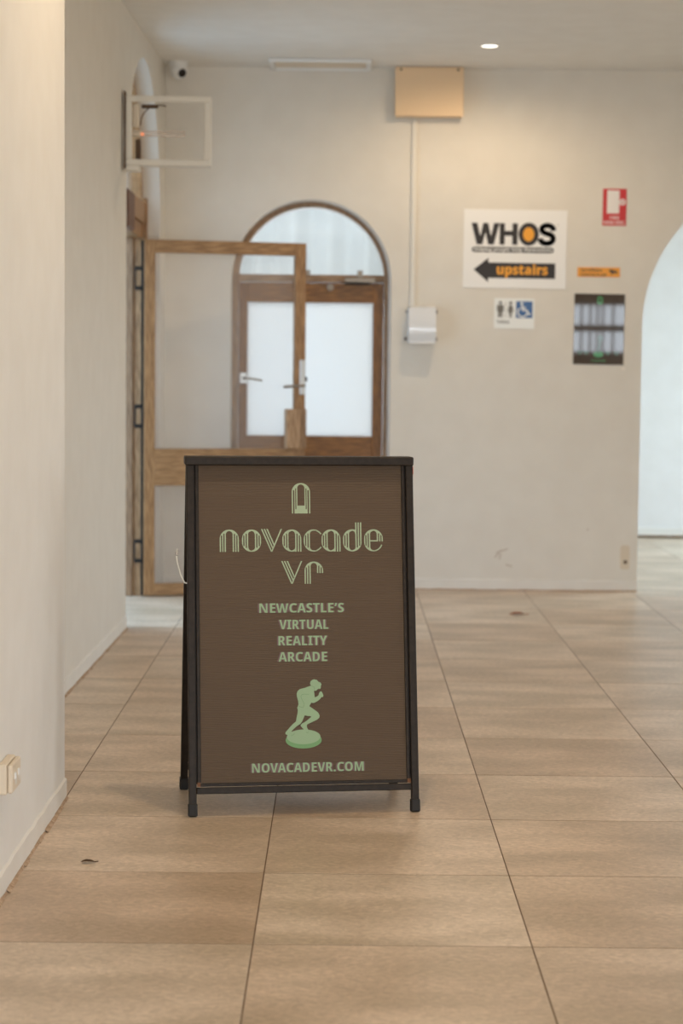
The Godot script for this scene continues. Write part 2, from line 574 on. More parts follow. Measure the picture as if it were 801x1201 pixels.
	skirting("baseboard_left", [[Vector3(-1.0525, 0, -5.615), Vector3(-1.0073, 0, -9.265)]], Vector3.RIGHT, "low painted skirting along the set-back left wall", 6)
	skirting("baseboard_pier", [[Vector3(-0.783, 0, -1.5), Vector3(-0.783, 0, -5.612)]], Vector3.RIGHT, "uneven pale skirting band with brown sealant along the near left wall", 7)
	skirting("baseboard_side_room", [[Vector3(1.4, 0.014, -14.6), Vector3(5.8, 0.014, -14.6)]], Vector3.BACK, "white skirting above a dark gap along the wall beyond the right arch", 8)
	var gap := span("shadow_gap", Vector3(1.4, 0.0, -14.62), Vector3(5.8, 0.014, -14.72), M.dark_wood, self, 0.0)
	gap.name = "trim_1"
	tag(gap, "thin dark gap at the foot of the wall beyond the right arch", "trim", "structure")
	# marks on the back wall
	var hole := obj("patch", prism(rounded(-0.028, -0.075, 0.024, 0.06, 0.016, 0.012), 0.0, 0.0012), M.fresh_patch, wb, Vector3(1.582, 0.2, 0.0))
	hole.set_meta("label", "beige filler patch low on the wall beside the right arch")
	var hm := obj("hole", lathe([Vector2(0, 0.003), Vector2(0.008, 0.003), Vector2(0.011, 0.0)], 16), M.brown_rust, wb, Vector3(1.583, 0.166, 0.0012), Basis(Vector3.RIGHT, PI / 2))
	hm.set_meta("label", "small dark plug in the filler patch")
	for q in [[0.873, 0.205, 0.06, 50.0], [0.895, 0.222, 0.07, 20.0], [0.885, 0.19, 0.035, 75.0], [0.935, 0.14, 0.04, -15.0], [1.37, 0.345, 0.014, 40.0]]:
		obj("scuff_mark", prism(rounded(-q[2] / 2, -0.0035, q[2] / 2, 0.0035, 0.003, 0.003), 0.0, 0.0006), M.scuff, wb, Vector3(q[0], q[1], 0.0), Basis(Vector3.BACK, deg_to_rad(q[3])))

func span_wall(called: String, a: Vector3, b: Vector3, m: Material, label: String) -> void:
	tag(span(called, a, b, m, self, 0.0), label, "wall", "structure")

func skirting(called: String, runs: Array, out: Vector3, label: String, sd: int) -> void:
	var rng := RandomNumberGenerator.new()
	rng.seed = sd
	var st := begin()
	var seal := begin()
	for r in runs:
		var a: Vector3 = r[0]
		var b: Vector3 = r[1]
		var n := maxi(4, int(a.distance_to(b) / 0.06))
		var t0 := 0.062
		for i in n:
			var t1 := 0.062 + rng.randf_range(-0.004, 0.004)
			var p := a.lerp(b, float(i) / n)
			var q := a.lerp(b, float(i + 1) / n)
			var o := out * 0.006
			var u0 := Vector3.UP * t0
			var u1 := Vector3.UP * t1
			quad(st, p + o, q + o, q + o + u1 * 0.93, p + o + u0 * 0.93, out)
			quad(st, p + o + u0 * 0.93, q + o + u1 * 0.93, q + u1, p + u0, out + Vector3.UP)
			var w0 := out * rng.randf_range(0.010, 0.017)
			quad(seal, p + w0, q + w0, q + o * 0.9 + Vector3.UP * rng.randf_range(0.005, 0.010), p + o * 0.9 + Vector3.UP * 0.008, out + Vector3.UP)
			t0 = t1
	var s := obj(called, st.commit(), M.skirting)
	tag(s, label, "baseboard", "structure")
	obj("sealant", seal.commit(), M.sealant, s)

# ---------------------------------------------------------------- the side doorway in the left wall
func build_side_doorway() -> void:
	var f := thing("door_frame", Vector3(-1.10, 0, -10.01))
	tag(f, "light brown timber frame with fanlight lining the arched side doorway", "door frame", "structure")
	f.name = "trim_2"
	span("jamb", Vector3(-0.055, 0, -0.74), Vector3(0.028, 2.0, -0.60), M.jamb_v, f)
	span("jamb", Vector3(-0.055, 0, 0.74), Vector3(0.02, 2.0, 0.69), M.jamb_v, f)
	span("door_stop", Vector3(-0.055, 0, -0.598), Vector3(-0.016, 1.905, -0.575), M.frame_wood_v, f)
	span("transom", Vector3(-0.06, 1.905, 0.69), Vector3(0.03, 2.09, -0.598), M.oak_h, f)
	span("transom_moulding", Vector3(0.03, 1.98, 0.69), Vector3(0.045, 2.09, -0.598), M.oak_h, f)
	span("closer_box", Vector3(0.030, 1.90, 0.34), Vector3(0.058, 2.085, 0.04), M.dark_wood, f, 0.006)
	span("corner_block", Vector3(0.020, 1.86, -0.66), Vector3(0.055, 2.115, -0.598), M.oak_v, f)
	var ring := PackedVector2Array()
	ring.append_array(arch_points(0, 0.742, 0.0))
	var inner := arch_points(0, 0.69, 0.0)
	inner.reverse()
	ring.append_array(inner)
	var bz := Basis(Vector3(0, 0, -1), Vector3.UP, Vector3.RIGHT)
	obj("fanlight_frame", prism(ring, -0.05, 0.02), M.jamb_v, f, Vector3(0, 2.0, 0), bz)
	var pane := arch_points(0, 0.692, 0.0)
	obj("fanlight_pane", prism(pane, -0.012, -0.006), M.glass, f, Vector3(0, 2.09, 0), bz * Basis.from_scale(Vector3(1, 0.87, 1)))

func hinge(parent: Node3D, y: float) -> void:
	var h := begin()
	add_box(h, Vector3(-0.006, 0, 0.006), Vector3(0.009, 0.125, 0.010), 0.002)
	add_box(h, Vector3(-0.047, 0, 0.006), Vector3(0.009, 0.110, 0.008), 0.002)
	for s in [-1.0, 1.0]: add_box(h, Vector3(-0.026, 0.052 * s, 0.006), Vector3(0.046, 0.022, 0.009), 0.002)
	obj("hinge", h.commit(), M.black_iron, parent, Vector3(0, y, 0))

func build_open_door() -> void:
	var d := thing("door_1", Vector3(-1.055, 0, -10.56), deg_to_rad(15.8))
	tag(d, "light brown timber door with clear glass panes standing open beside the side doorway", "door", "structure")
	var w := 0.880
	var t := 0.020
	span("stile", Vector3(0, 0.008, -t), Vector3(0.058, 1.895, t), M.oak_v, d)
	span("stile", Vector3(w - 0.060, 0.008, -t), Vector3(w, 1.895, t), M.oak_v, d)
	span("rail", Vector3(0.058, 1.826, -t), Vector3(w - 0.060, 1.895, t), M.oak_h, d)
	var mid := span("rail", Vector3(0.058, 0.594, -t), Vector3(w - 0.060, 0.791, t), M.oak_h, d)
	mid.set_meta("label", "broad middle rail")
	span("rail", Vector3(0.058, 0.008, -t), Vector3(w - 0.060, 0.071, t), M.oak_h, d)
	span("glass_pane", Vector3(0.058, 0.791, -0.003), Vector3(w - 0.060, 1.826, 0.003), M.glass, d, 0.0)
	span("glass_pane", Vector3(0.058, 0.071, -0.003), Vector3(w - 0.060, 0.594, 0.003), M.glass, d, 0.0)
	for y in [1.69, 0.963, 0.246]: hinge(d, y)
	var seal := span("bead", Vector3(-0.011, 0.008, -0.018), Vector3(0.0, 1.89, 0.0), M.black_iron, d, 0.001)
	seal.set_meta("label", "dark rubber seal on the hinge edge")
	# lever handle on a long plate, and a raw timber block below it
	var plate := obj("handle", box(Vector3(0.031, 0.188, 0.008), 0.003), M.steel, d, Vector3(0.863, 1.176, t + 0.004))
	plate.set_meta("label", "steel handle plate with lever")
	obj("lever", tube([Vector3(0, -0.045, 0), Vector3(0, -0.045, 0.040), Vector3(-0.012, -0.045, 0.048), Vector3(-0.06, -0.047, 0.048), Vector3(-0.116, -0.053, 0.044)], 0.0075), M.dull_metal, plate)
	obj("key_cylinder", lathe([Vector2(0, 0.010), Vector2(0.009, 0.010), Vector2(0.009, 0)], 16), M.steel, plate, Vector3(0, 0.02, 0.004), Basis(Vector3.RIGHT, PI / 2))
	obj("latch", box(Vector3(0.016, 0.026, 0.014), 0.003), M.black_iron, d, Vector3(w + 0.006, 1.165, 0.0))
	var blk := span("timber_block", Vector3(0.764, 0.793, t), Vector3(0.842, 1.005, t + 0.055), M.pale_wood_v, d, 0.003)
	blk.set_meta("label", "pale timber block under the handle")
	span("timber_block", Vector3(0.842, 0.793, t), Vector3(0.878, 1.005, t + 0.040), M.frame_wood_v, d, 0.003)

func build_back_door() -> void:
	var d := thing("door_2", Vector3(-0.18, 0, -11.17))
	tag(d, "dark brown timber door with frosted white glass closed under the arched fanlight", "door", "structure")
	# frame: a timber arch let into the opening, with a transom
	var spring := 1.71
	var ring := PackedVector2Array([Vector2(-0.440, 0.0)])
	ring.append_array(arch_points(-0.006, 0.434, spring))
	ring.append_array([Vector2(0.428, 0), Vector2(0.405, 0)])
	var inner := arch_points(0, 0.405, spring)
	inner.reverse()
	ring.append_array(inner)
	ring.append(Vector2(-0.405, 0))
	var fr := obj("arch_frame", prism(ring, -0.08, 0.045), M.frame_wood_v, d)
	fr.set_meta("label", "lighter brown arched timber frame")
	span("transom", Vector3(-0.405, 1.702, -0.06), Vector3(0.405, 1.744, 0.030), M.frame_wood_h, d)
	var fan := PackedVector2Array([Vector2(-0.405, 1.744)])
	fan.append_array(arc(Vector2(0, spring), 0.405, 0.405, 175, 5, 40))
	fan.append(Vector2(0.405, 1.744))
	var fp := obj("fanlight_pane", prism(fan, -0.003, 0.003), M.glass, d)
	fp.set_meta("label", "clear glass fanlight above the transom")
	var t := 0.02
	var l := -0.403
	var r := 0.403
	span("stile", Vector3(l, 0.008, -t), Vector3(l + 0.047, 1.700, t), M.teak_v, d)
	span("stile", Vector3(r - 0.058, 0.008, -t), Vector3(r, 1.700, t), M.teak_v, d)
	span("rail", Vector3(l + 0.047, 1.590, -t), Vector3(r - 0.058, 1.700, t), M.teak_h, d)
	span("rail", Vector3(l + 0.047, 0.620, -t), Vector3(r - 0.058, 0.846, t), M.teak_h, d)
	span("rail", Vector3(l + 0.047, 0.008, -t), Vector3(r - 0.058, 0.200, t), M.teak_h, d)
	span("frosted_pane", Vector3(l + 0.047, 0.846, -0.004), Vector3(r - 0.058, 1.590, 0.004), M.frosted, d, 0.0)
	span("panel", Vector3(l + 0.047, 0.200, -0.008), Vector3(r - 0.058, 0.620, 0.008), M.teak_v, d, 0.0)
	var closer := span("door_closer", Vector3(0.185, 1.700, 0.030), Vector3(0.355, 1.728, 0.075), M.dull_metal, d, 0.004)
	obj("closer_arm", box(Vector3(0.14, 0.010, 0.012), 0.002), M.black_iron, closer, Vector3(-0.015, -0.02, 0.02))
	obj("closer_bracket", box(Vector3(0.03, 0.05, 0.012), 0.002), M.dull_metal, closer, Vector3(0.0, 0.03, -0.01))
	obj("knob", lathe([Vector2(0, 0.03), Vector2(0.018, 0.028), Vector2(0.02, 0.012), Vector2(0.012, 0)], 16), M.dull_metal, d, Vector3(0.105, 1.675, t), Basis(Vector3.RIGHT, PI / 2))
	obj("kick_bracket", box(Vector3(0.045, 0.03, 0.02), 0.004), M.dull_metal, d, Vector3(-0.03, 1.755, 0.02))
	var h := obj("handle", box(Vector3(0.042, 0.062, 0.010), 0.003), M.steel, d, Vector3(l + 0.028, 1.166, t + 0.005))
	h.set_meta("label", "small square steel handle plate with lever")
	obj("lever", tube([Vector3(0, 0, 0), Vector3(0, 0, 0.035), Vector3(0.012, 0, 0.042), Vector3(0.05, -0.003, 0.042), Vector3(0.105, -0.012, 0.040)], 0.006), M.dull_metal, h)
	# white sheer curtain hanging in the lobby, seen through the fanlight
	var st := begin()
	var n := 160
	for i in n:
		var q := []
		for k in [i, i + 1]:
			var u := float(k) / n
			q.append(Vector3(lerpf(-1.1, 1.2, u), 0, 0.035 * sin(u * 61.0) + 0.02 * sin(u * 23.0 + 1.0)))
		var up := Vector3.UP * 2.6
		quad(st, q[0], q[1], q[1] + up, q[0] + up, Vector3.BACK)
	tag(obj("curtain", st.commit(), M.sheer, self, Vector3(0, 0.05, -12.9)), "white sheer curtain hanging in soft folds beyond the fanlight", "curtain")

# ---------------------------------------------------------------- the sandwich board
func stadium(w: float, h: float) -> PackedVector2Array:
	return rounded(0, 0, w, h, w * 0.5 - 0.01, w * 0.5 - 0.01)

# the lettering's three-line stems: slots cut from a stem of width 17 whose left edge is x
func slots(x: float, y0: float, y1: float, y2: float, y3: float) -> Array:
	return [rect(x + 3.5, y0, x + 6.9, y1), rect(x + 10.3, y2, x + 13.7, y3)]

func deco_letters() -> Mesh:
	var st := begin()
	var z0 := 0.0
	var z1 := 0.0007
	var h := 62.5
	var k := 0.001
	var base := 731.5
	for a in [["n", -229.5], ["o", -167.0], ["v", -113.5], ["a", -53.5], ["c", 7.0], ["a", 57.5], ["d", 118.5], ["e", 178.5], ["v", -57.5], ["r", 8.0]]:
		var letter: String = a[0]
		var at := Vector2(a[1], base) * k
		var w := 53.5
		var small: bool = st == null
		if letter == "r" or (letter == "v" and a[1] == -57.5): at.y = 641.0 * k
		if letter == "v":
			var hv := 64.0
			var apex := Vector2(29.5, 0)
			var right := Vector2(57.5, hv)
			for i in 3:
				var top := Vector2(2.0 + 7.6 * i, hv)
				var dirv := apex - Vector2(2.0, hv)
				var rd := right - apex
				# where this stroke meets the right stroke
				var s: Variant = Geometry2D.line_intersects_line(top, dirv, apex, rd)
				var foot: Vector2 = s
				add_prism(st, PackedVector2Array([at + (top - Vector2(1.9, 0)) * k, at + (top + Vector2(1.9, 0)) * k, at + (foot + Vector2(1.9, 0)) * k, at + (foot - Vector2(1.9, 0)) * k]), z0, z1)
			add_prism(st, PackedVector2Array([at + (apex - Vector2(1.9, 0)) * k, at + (apex + Vector2(1.9, 0)) * k, at + (right + Vector2(1.9, 0)) * k, at + (right - Vector2(1.9, 0)) * k]), z0, z1)
			continue
		var outer := stadium(w, h)
		var cuts := []
		var open := rounded(17.2, 3.2, w - 17.2, h - 4.0, 9.5, 9.5)
		match letter:
			"n":
				outer = rounded(0, 0, w, h, w * 0.5 - 0.01, 0)
				cuts = [rounded(17.2, -5, w - 17.2, h - 4.0, 9.5, 0)] + slots(0, -5, 46, -5, 51) + slots(w - 17.2, -5, 51, -5, 46)
			"o":
				cuts = [open] + slots(0, 16, 46, 11, 51) + slots(w - 17.2, 11, 51, 16, 46)
			"a":
				outer = Geometry2D.merge_polygons(outer, rect(w - 17.2, 0, w, 31))[0]
				cuts = [open] + slots(0, 16, 46, 11, 51) + slots(w - 17.2, -5, 51, -5, 46)
			"c":
				w = 56.0
				outer = stadium(w, h)
				cuts = [rounded(17.2, 3.4, w + 14.0, h - 3.4, 10, 10), PackedVector2Array([Vector2(36, 31), Vector2(70, 56), Vector2(70, 6)])] + slots(0, 16, 46, 11, 51)
				var ring := arc(Vector2(28, 31.2), 26.6, 29.4, 72, 38, 10)
				for e in [1.0, -1.0]:
					var pts := []
					for v in ring: pts.append(at + Vector2(v.x, 31.2 + (v.y - 31.2) * e) * k)
					add_ribbon(st, pts, 3.4 * k, z0, z1)
				outer = Geometry2D.intersect_polygons(outer, rect(-1, -1, 37, 70))[0]
			"d":
				w = 52.5
				outer = Geometry2D.merge_polygons(stadium(w, h), rect(w - 17.2, 31, w, 82))[0]
				open = rounded(17.2, 3.2, w - 17.2, h - 4.0, 9.0, 9.0)
				cuts = [open] + slots(0, 16, 46, 11, 51) + slots(w - 17.2, 11, 90, 16, 90)
			"e":
				cuts = [rounded(17.2, 31.5, w - 17.2, h - 4.0, 9.5, 0), rounded(17.2, 3.2, w + 20, 28.0, 0, 9.5), rect(w - 13.7, -2, w - 13.0, 2)] + slots(0, 16, 46, 11, 51) + [rect(w - 13.7, 28, w - 10.3, 51), rect(w - 6.9, 28, w - 3.5, 46)]
				cuts.remove_at(2)
				var sweep := arc(Vector2(26.7, 29.0), 25.2, 27.4, -78, -22, 14)
				var pts := []
				for v in sweep: pts.append(at + v * k)
				add_ribbon(st, pts, 3.4 * k, z0, z1)
			"r":
				w = 52.5
				outer = Geometry2D.merge_polygons(rounded(0, 30, w, h, w * 0.5 - 0.01, 0), rect(0, 0, 17.2, 31))[0]
				cuts = [rounded(17.2, -5, w - 17.2, h - 4.0, 9.0, 0)] + slots(0, -5, 46, -5, 51) + slots(w - 17.2, 0, 51, 0, 46)
		add_glyph(st, outer, cuts, at, k, z0, z1)
	# the arch mark above the name
	add_glyph(st, rounded(-26, 0, 26, 86, 25.9, 0), [rounded(-10.2, 22, 10.2, 82, 10.1, 0), rect(-22.6, -3, -18.6, 66), rect(-16.0, 12, -13.2, 71), rect(13.2, 12, 16.0, 71), rect(18.6, -3, 22.6, 66)], Vector2(0.0006, 0.8392), k, z0, z1)
	return st.commit()

func runner(panel: Node3D) -> void:
	var k := 1.0 / 5350.0
	var o := Vector2(335.0, 1112.0)
	var place := func(list: Array) -> PackedVector2Array:
		var q := PackedVector2Array()
		for i in range(0, list.size(), 2): q.append(Vector2((list[i] - o.x) * k - 0.0013, (o.y - list[i + 1]) * k + 0.1828))
		return q
	var zf := 0.0001
	obj("printed_plinth_side", prism(arc(Vector2(-0.0010, 0.2060), 0.0505, 0.0232, 0, 360, 48).slice(0, 48), 0.0, 0.0004), M.mint_deep, panel, Vector3(0, 0, zf))
	obj("printed_plinth_top", prism(arc(Vector2(-0.0010, 0.2150), 0.0470, 0.0205, 0, 360, 48).slice(0, 48), 0.0004, 0.0007), M.mint_soft, panel, Vector3(0, 0, zf))
	var body: PackedVector2Array = place.call([505, 88, 545, 98, 572, 128, 600, 138, 617, 165, 605, 190, 606, 215, 592, 236, 572, 228, 553, 240, 530, 262, 512, 256, 500, 265, 506, 300, 512, 357, 545, 345, 570, 325, 575, 300, 590, 276, 610, 268, 627, 295, 641, 325, 636, 356, 612, 354, 590, 385, 550, 415, 500, 440, 470, 440, 462, 432, 445, 457, 428, 487, 460, 510, 510, 545, 560, 585, 581, 630, 575, 660, 540, 690, 500, 708, 440, 735, 395, 755, 385, 772, 390, 805, 412, 845, 410, 868, 395, 882, 372, 870, 330, 820, 295, 780, 292, 765, 320, 737, 350, 725, 400, 690, 455, 645, 440, 635, 400, 632, 358, 622, 340, 660, 315, 715, 290, 747, 240, 777, 190, 820, 152, 857, 200, 880, 187, 905, 150, 917, 100, 910, 65, 897, 64, 870, 95, 835, 140, 785, 180, 745, 224, 710, 235, 650, 250, 590, 254, 540, 245, 510, 265, 460, 261, 410, 245, 350, 240, 300, 255, 260, 290, 232, 370, 212, 430, 190, 458, 185, 442, 155, 450, 122, 475, 98])
	obj("printed_runner", prism(body, 0.0008, 0.0012), M.mint_soft, panel, Vector3(0, 0, zf))
	for line in [[425, 312, 350, 308, 318, 315, 302, 340, 318, 385, 345, 440, 350, 470, 332, 508, 290, 495, 268, 480], [200, 880, 187, 905, 150, 917], [372, 870, 395, 882, 410, 866], [460, 185, 505, 205, 508, 250]]:
		var q: PackedVector2Array = place.call(line)
		var st := begin()
		add_ribbon(st, Array(q), 0.0011, 0.0012, 0.0014)
		obj("printed_outline", st.commit(), M.mint_line, panel, Vector3(0, 0, zf))

func build_sandwich_board() -> void:
	var s := thing("sandwich_board", Vector3(-0.1195, 0, -5.615), deg_to_rad(8.38))
	tag(s, "dark brown A-frame sandwich board with pale green lettering standing on the floor tiles", "sign")
	var tilt := deg_to_rad(10.22)
	for side in [0, 1]:
		var turn := Basis(Vector3.UP, PI * side)
		var bs := turn * Basis(Vector3.RIGHT, -tilt)
		var org := turn * Vector3(0, 0, 0.192)
		var put := func(called: String, a: Vector3, b: Vector3, m: Material, bevel: float) -> MeshInstance3D:
			return obj(called, box((b - a).abs(), bevel), m, s, org + bs * ((a + b) * 0.5), bs)
		for e in [-1.0, 1.0]:
			var leg: MeshInstance3D = put.call("leg", Vector3(0.300 * e, 0.004, -0.020), Vector3(0.321 * e, 0.978, 0.0), M.board_frame, 0.002)
			obj("rubber_foot", box(Vector3(0.0255, 0.036, 0.0255), 0.003), M.rubber, leg, Vector3(0, -0.4705, 0))
			put.call("spacer", Vector3(0.2965 * e, 0.090, -0.020), Vector3(0.3002 * e, 0.976, -0.013), M.rubber, 0.0)
			put.call("channel", Vector3(0.287 * e, 0.093, -0.014), Vector3(0.2972 * e, 0.976, -0.003), M.board_frame, 0.0015)
		put.call("bottom_bar", Vector3(-0.300, 0.0630, -0.020), Vector3(0.300, 0.0812, 0.0), M.board_frame, 0.002)
		put.call("channel", Vector3(-0.2972, 0.0830, -0.014), Vector3(0.2972, 0.0930, -0.003), M.board_frame, 0.0015)
		var panel: MeshInstance3D = put.call("panel", Vector3(-0.2868, 0.0931, -0.010), Vector3(0.2868, 0.9755, -0.0062), M.corflute, 0.0)
		panel.set_meta("label", "ribbed brown plastic panel printed in pale green" if side == 0 else "ribbed brown plastic panel at the back")
		if side == 1: continue
		# printing, in metres from the foot of the board
		var art := Vector3(0, -0.5343, 0.0019)
		var name_ := obj("lettering", deco_letters(), M.mint, panel, art)
		name_.set_meta("label", "three-line lettering novacade vr under an arch mark")
		for a in [["NEWCASTLE’S", -120.5, 237.8, 560.5], ["VIRTUAL", -65.0, 138.0, 514.3], ["REALITY", -68.0, 136.8, 469.2], ["ARCADE", -68.4, 136.5, 424.2], ["NOVACADEVR.COM", -145.8, 312.2, 117.8]]:
			var tall := 0.0262
			var w: float = a[2] * 0.001
			var p := Vector3(a[1] * 0.001, a[3] * 0.001, 0.0) + art
			text("letter_shadow", a[0], M.mauve, panel, p + Vector3(-0.0042, 0, 0), w, tall, 0.0003)
			text("letter_shadow", a[0], M.mauve, panel, p + Vector3(0.0034, 0, 0), w, tall, 0.0003)
			text("lettering", a[0], M.mint_soft, panel, p, w, tall, 0.0008)
		var fig := Vector3(0, 0, 0)
		runner(panel)
		for c in panel.get_children():
			if str(c.name).begins_with("printed"): c.position += art - fig
	var cap := obj("top_cap", box(Vector3(0.647, 0.0245, 0.064), 0.003), M.board_frame, s, Vector3(-0.002, 0.9715, 0))
	cap.set_meta("label", "dark metal cap strip joining both halves")
	var rust := obj("rust_spot", box(Vector3(0.010, 0.012, 0.002), 0.0008), M.rust, s, Vector3(0.293, 0.0880, 0.1780), Basis(Vector3.RIGHT, -tilt))
	rust.set_meta("label", "rust at the lower corner of the frame")
	obj("rust_spot", rust.mesh, M.rust, s, Vector3(-0.294, 0.0880, 0.1780), Basis(Vector3.RIGHT, -tilt))
	var stk := obj("sticker", box(Vector3(0.0012, 0.022, 0.014), 0.0004), mat(c8(206, 92, 56), 0.5), s, Vector3(0.3213, 0.945, 0.017), Basis(Vector3.RIGHT, -tilt))
	stk.set_meta("label", "small orange sticker on the right leg")
	# a cut cable tie on the left leg
	var tie := obj("cable_tie", tube([Vector3(-0.312, 0.630, 0.066), Vector3(-0.328, 0.634, 0.060), Vector3(-0.338, 0.656, 0.050), Vector3(-0.3475, 0.690, 0.046), Vector3(-0.350, 0.712, 0.048), Vector3(-0.348, 0.728, 0.050)], 0.0022, 8), M.tie, s)
	tie.set_meta("label", "off-white cable tie with a loose tail")
	obj("cable_tie_head", box(Vector3(0.006, 0.010, 0.007), 0.001), M.dull_metal, tie, Vector3(-0.349, 0.713, 0.048))

# ---------------------------------------------------------------- ceiling
func downlight(at: Vector2, energy: float, label: String) -> void:
	var t := thing("downlight", Vector3(at.x, H, at.y))
	tag(t, label, "ceiling light", "", "recessed ceiling downlights")
	obj("trim_ring", lathe([Vector2(0.040, 0.0), Vector2(0.041, -0.006), Vector2(0.052, -0.004), Vector2(0.055, 0.0)], 40), M.white_plastic, t)
	obj("lamp_lens", lathe([Vector2(0.0, -0.0045), Vector2(0.040, -0.0045), Vector2(0.041, -0.001), Vector2(0.0, -0.001)], 40), M.lamp, t)
	var l := SpotLight3D.new()
	l.name = "downlight_beam"
	l.light_color = Color(1.0, 0.89, 0.74)
	l.light_energy = energy
	l.light_size = 0.03
	l.spot_angle = 88.0
	l.spot_angle_attenuation = 0.6
	l.spot_range = 30.0
	l.spot_attenuation = 2.0
	l.shadow_enabled = true
	t.add_child(l)
	l.position = Vector3(0, -0.012, 0)
	l.rotation.x = -PI / 2

func build_ceiling_fittings() -> void:
	downlight(Vector2(0.726, -10.21), 1.02, "small round glowing downlight in the ceiling near the back wall signs")
	downlight(Vector2(0.03, -5.2), 1.28, "round downlight in the ceiling above the sandwich board")
	downlight(Vector2(0.4, -0.2), 0.85, "round downlight in the ceiling above the viewer")
	var v := thing("ceiling_vent", Vector3(-0.135, H, -10.86))
	tag(v, "long rectangular off-white access hatch set in the ceiling beside the back wall", "ceiling hatch")
	var w := 0.275
	var d := 0.165
	span("frame_bar", Vector3(-w, -0.020, -d), Vector3(w, 0, -d + 0.028), M.white_plastic, v, 0.006)
	span("frame_bar", Vector3(-w, -0.020, d - 0.028), Vector3(w, 0, d), M.white_plastic, v, 0.006)
	span("frame_bar", Vector3(-w, -0.020, -d + 0.028), Vector3(-w + 0.03, 0, d - 0.028), M.white_plastic, v, 0.006)
	span("frame_bar", Vector3(w - 0.03, -0.020, -d + 0.028), Vector3(w, 0, d - 0.028), M.white_plastic, v, 0.006)
	span("panel", Vector3(-w + 0.03, -0.006, -d + 0.028), Vector3(w - 0.03, 0, d - 0.028), M.cream, v, 0.001)
	# dome camera in the corner
	var k := thing("security_camera", Vector3(-0.905, H, -10.88))
	tag(k, "small white dome camera with black lens in the ceiling corner", "camera")
	obj("base", lathe([Vector2(0, -0.030), Vector2(0.046, -0.030), Vector2(0.052, -0.022), Vector2(0.052, 0.0), Vector2(0, 0)], 32), M.white_plastic, k)
	var prof := []
	for i in 17: prof.append(Vector2(sin(PI * i / 16.0), -cos(PI * i / 16.0)) * 0.049)
	var aim := Vector3(0.50, -0.42, 0.76).normalized()
	var look := Basis(Quaternion(Vector3.UP, aim))
	var ball := obj("ball", lathe(prof, 32), M.white_plastic, k, Vector3(0.004, -0.046, 0.006), look)
	obj("lens", lathe([Vector2(0, 0.051), Vector2(0.017, 0.050), Vector2(0.023, 0.047), Vector2(0.025, 0.040), Vector2(0, 0.040)], 28), M.lens_black, ball)

# ---------------------------------------------------------------- the empty light box on the left wall
func build_light_box() -> void:
	var b := thing("light_box_frame", Vector3(-0.999, 2.29, -9.08))
	tag(b, "empty white metal light box frame bracketed out from the left wall with a bare tube", "sign frame")
	var x0 := 0.008
	var x1 := 0.390
	var y := 0.156
	var dp := 0.10
	var bar := 0.028
	var pieces := [["frame_bar", Vector3(x0, y - bar, 0), Vector3(x1, y, -0.012)], ["frame_bar", Vector3(x0, -y, 0), Vector3(x1, -y + bar, -0.012)], ["frame_bar", Vector3(x0, -y + bar, 0), Vector3(x0 + bar, y - bar, -0.012)], ["frame_bar", Vector3(x1 - bar, -y + bar, 0), Vector3(x1, y - bar, -0.012)]]
	for p in pieces: span(p[0], p[1], p[2], M.rail_paint, b, 0.004)
	span("side_plate", Vector3(x0, y - 0.008, -0.012), Vector3(x1, y - 0.001, -dp), M.rail_paint, b, 0.001)
	span("side_plate", Vector3(x0, -y + 0.001, -0.012), Vector3(x1, -y + 0.008, -dp), M.rail_paint, b, 0.001)
	span("side_plate", Vector3(x1 - 0.008, -y + 0.008, -0.012), Vector3(x1 - 0.001, y - 0.008, -dp), M.rail_paint, b, 0.001)
	var wp := span("wall_plate", Vector3(0.0, -y - 0.012, 0.004), Vector3(x0 - 0.002, y + 0.02, -0.05), M.brown_rust, b, 0.001)
	wp.set_meta("label", "rusty brown wall plate")
	span("mounting_bracket", Vector3(x0, -y - 0.022, -0.004), Vector3(x0 + 0.06, -y, -dp), M.rail_paint, b, 0.003)
	span("ballast", Vector3(x0 + bar, 0.020, -0.03), Vector3(x0 + bar + 0.028, y - 0.032, -0.07), M.cream, b, 0.004)
	var pts := []
	for i in 13:
		var a := deg_to_rad(lerpf(185.0, 80.0, i / 12.0))
		pts.append(Vector3(0.155 + 0.085 * cos(a), 0.035 + 0.085 * sin(a), -0.05))
	pts.append(Vector3(0.185, 0.1145, -0.05))
	obj("cable", tube(pts, 0.0032, 8), M.wire, b)
	span("clip", Vector3(0.075, 0.105, -0.04), Vector3(0.150, 0.122, -0.06), M.brown_rust, b, 0.003)
	obj("lamp_holder", lathe([Vector2(0, 0), Vector2(0.014, 0), Vector2(0.016, 0.008), Vector2(0.016, 0.032), Vector2(0.012, 0.036), Vector2(0, 0.036)], 20), M.cream, b, Vector3(0.036, -0.008, -0.05), Basis(Vector3.BACK, -PI / 2))
	var st := begin()
	add_tube(st, [Vector3(0.072, 0.000, -0.05), Vector3(0.27, 0.000, -0.05)], 0.0055, 12)
	add_tube(st, [Vector3(0.072, -0.016, -0.05), Vector3(0.27, -0.016, -0.05)], 0.0055, 12)
	add_box(st, Vector3(0.268, -0.008, -0.05), Vector3(0.010, 0.026, 0.012), 0.003)
	var lamp := obj("lamp_tube", st.commit(), M.tube_glass, b)
	lamp.set_meta("label", "thin twin tube lamp, barely glowing at its base")
	obj("lamp_glow", lathe([Vector2(0, -0.008), Vector2(0.007, -0.007), Vector2(0.007, 0.007), Vector2(0, 0.008)], 14), M.filament, lamp, Vector3(0.078, -0.012, -0.049), Basis(Vector3.BACK, -PI / 2))
	var post := span("post", Vector3(x0 + 0.036, -y + 0.028, -0.075), Vector3(x0 + 0.060, -0.03, -0.09), M.brown_rust, b, 0.002)
	post.set_meta("label", "brown strut behind the lamp holder")

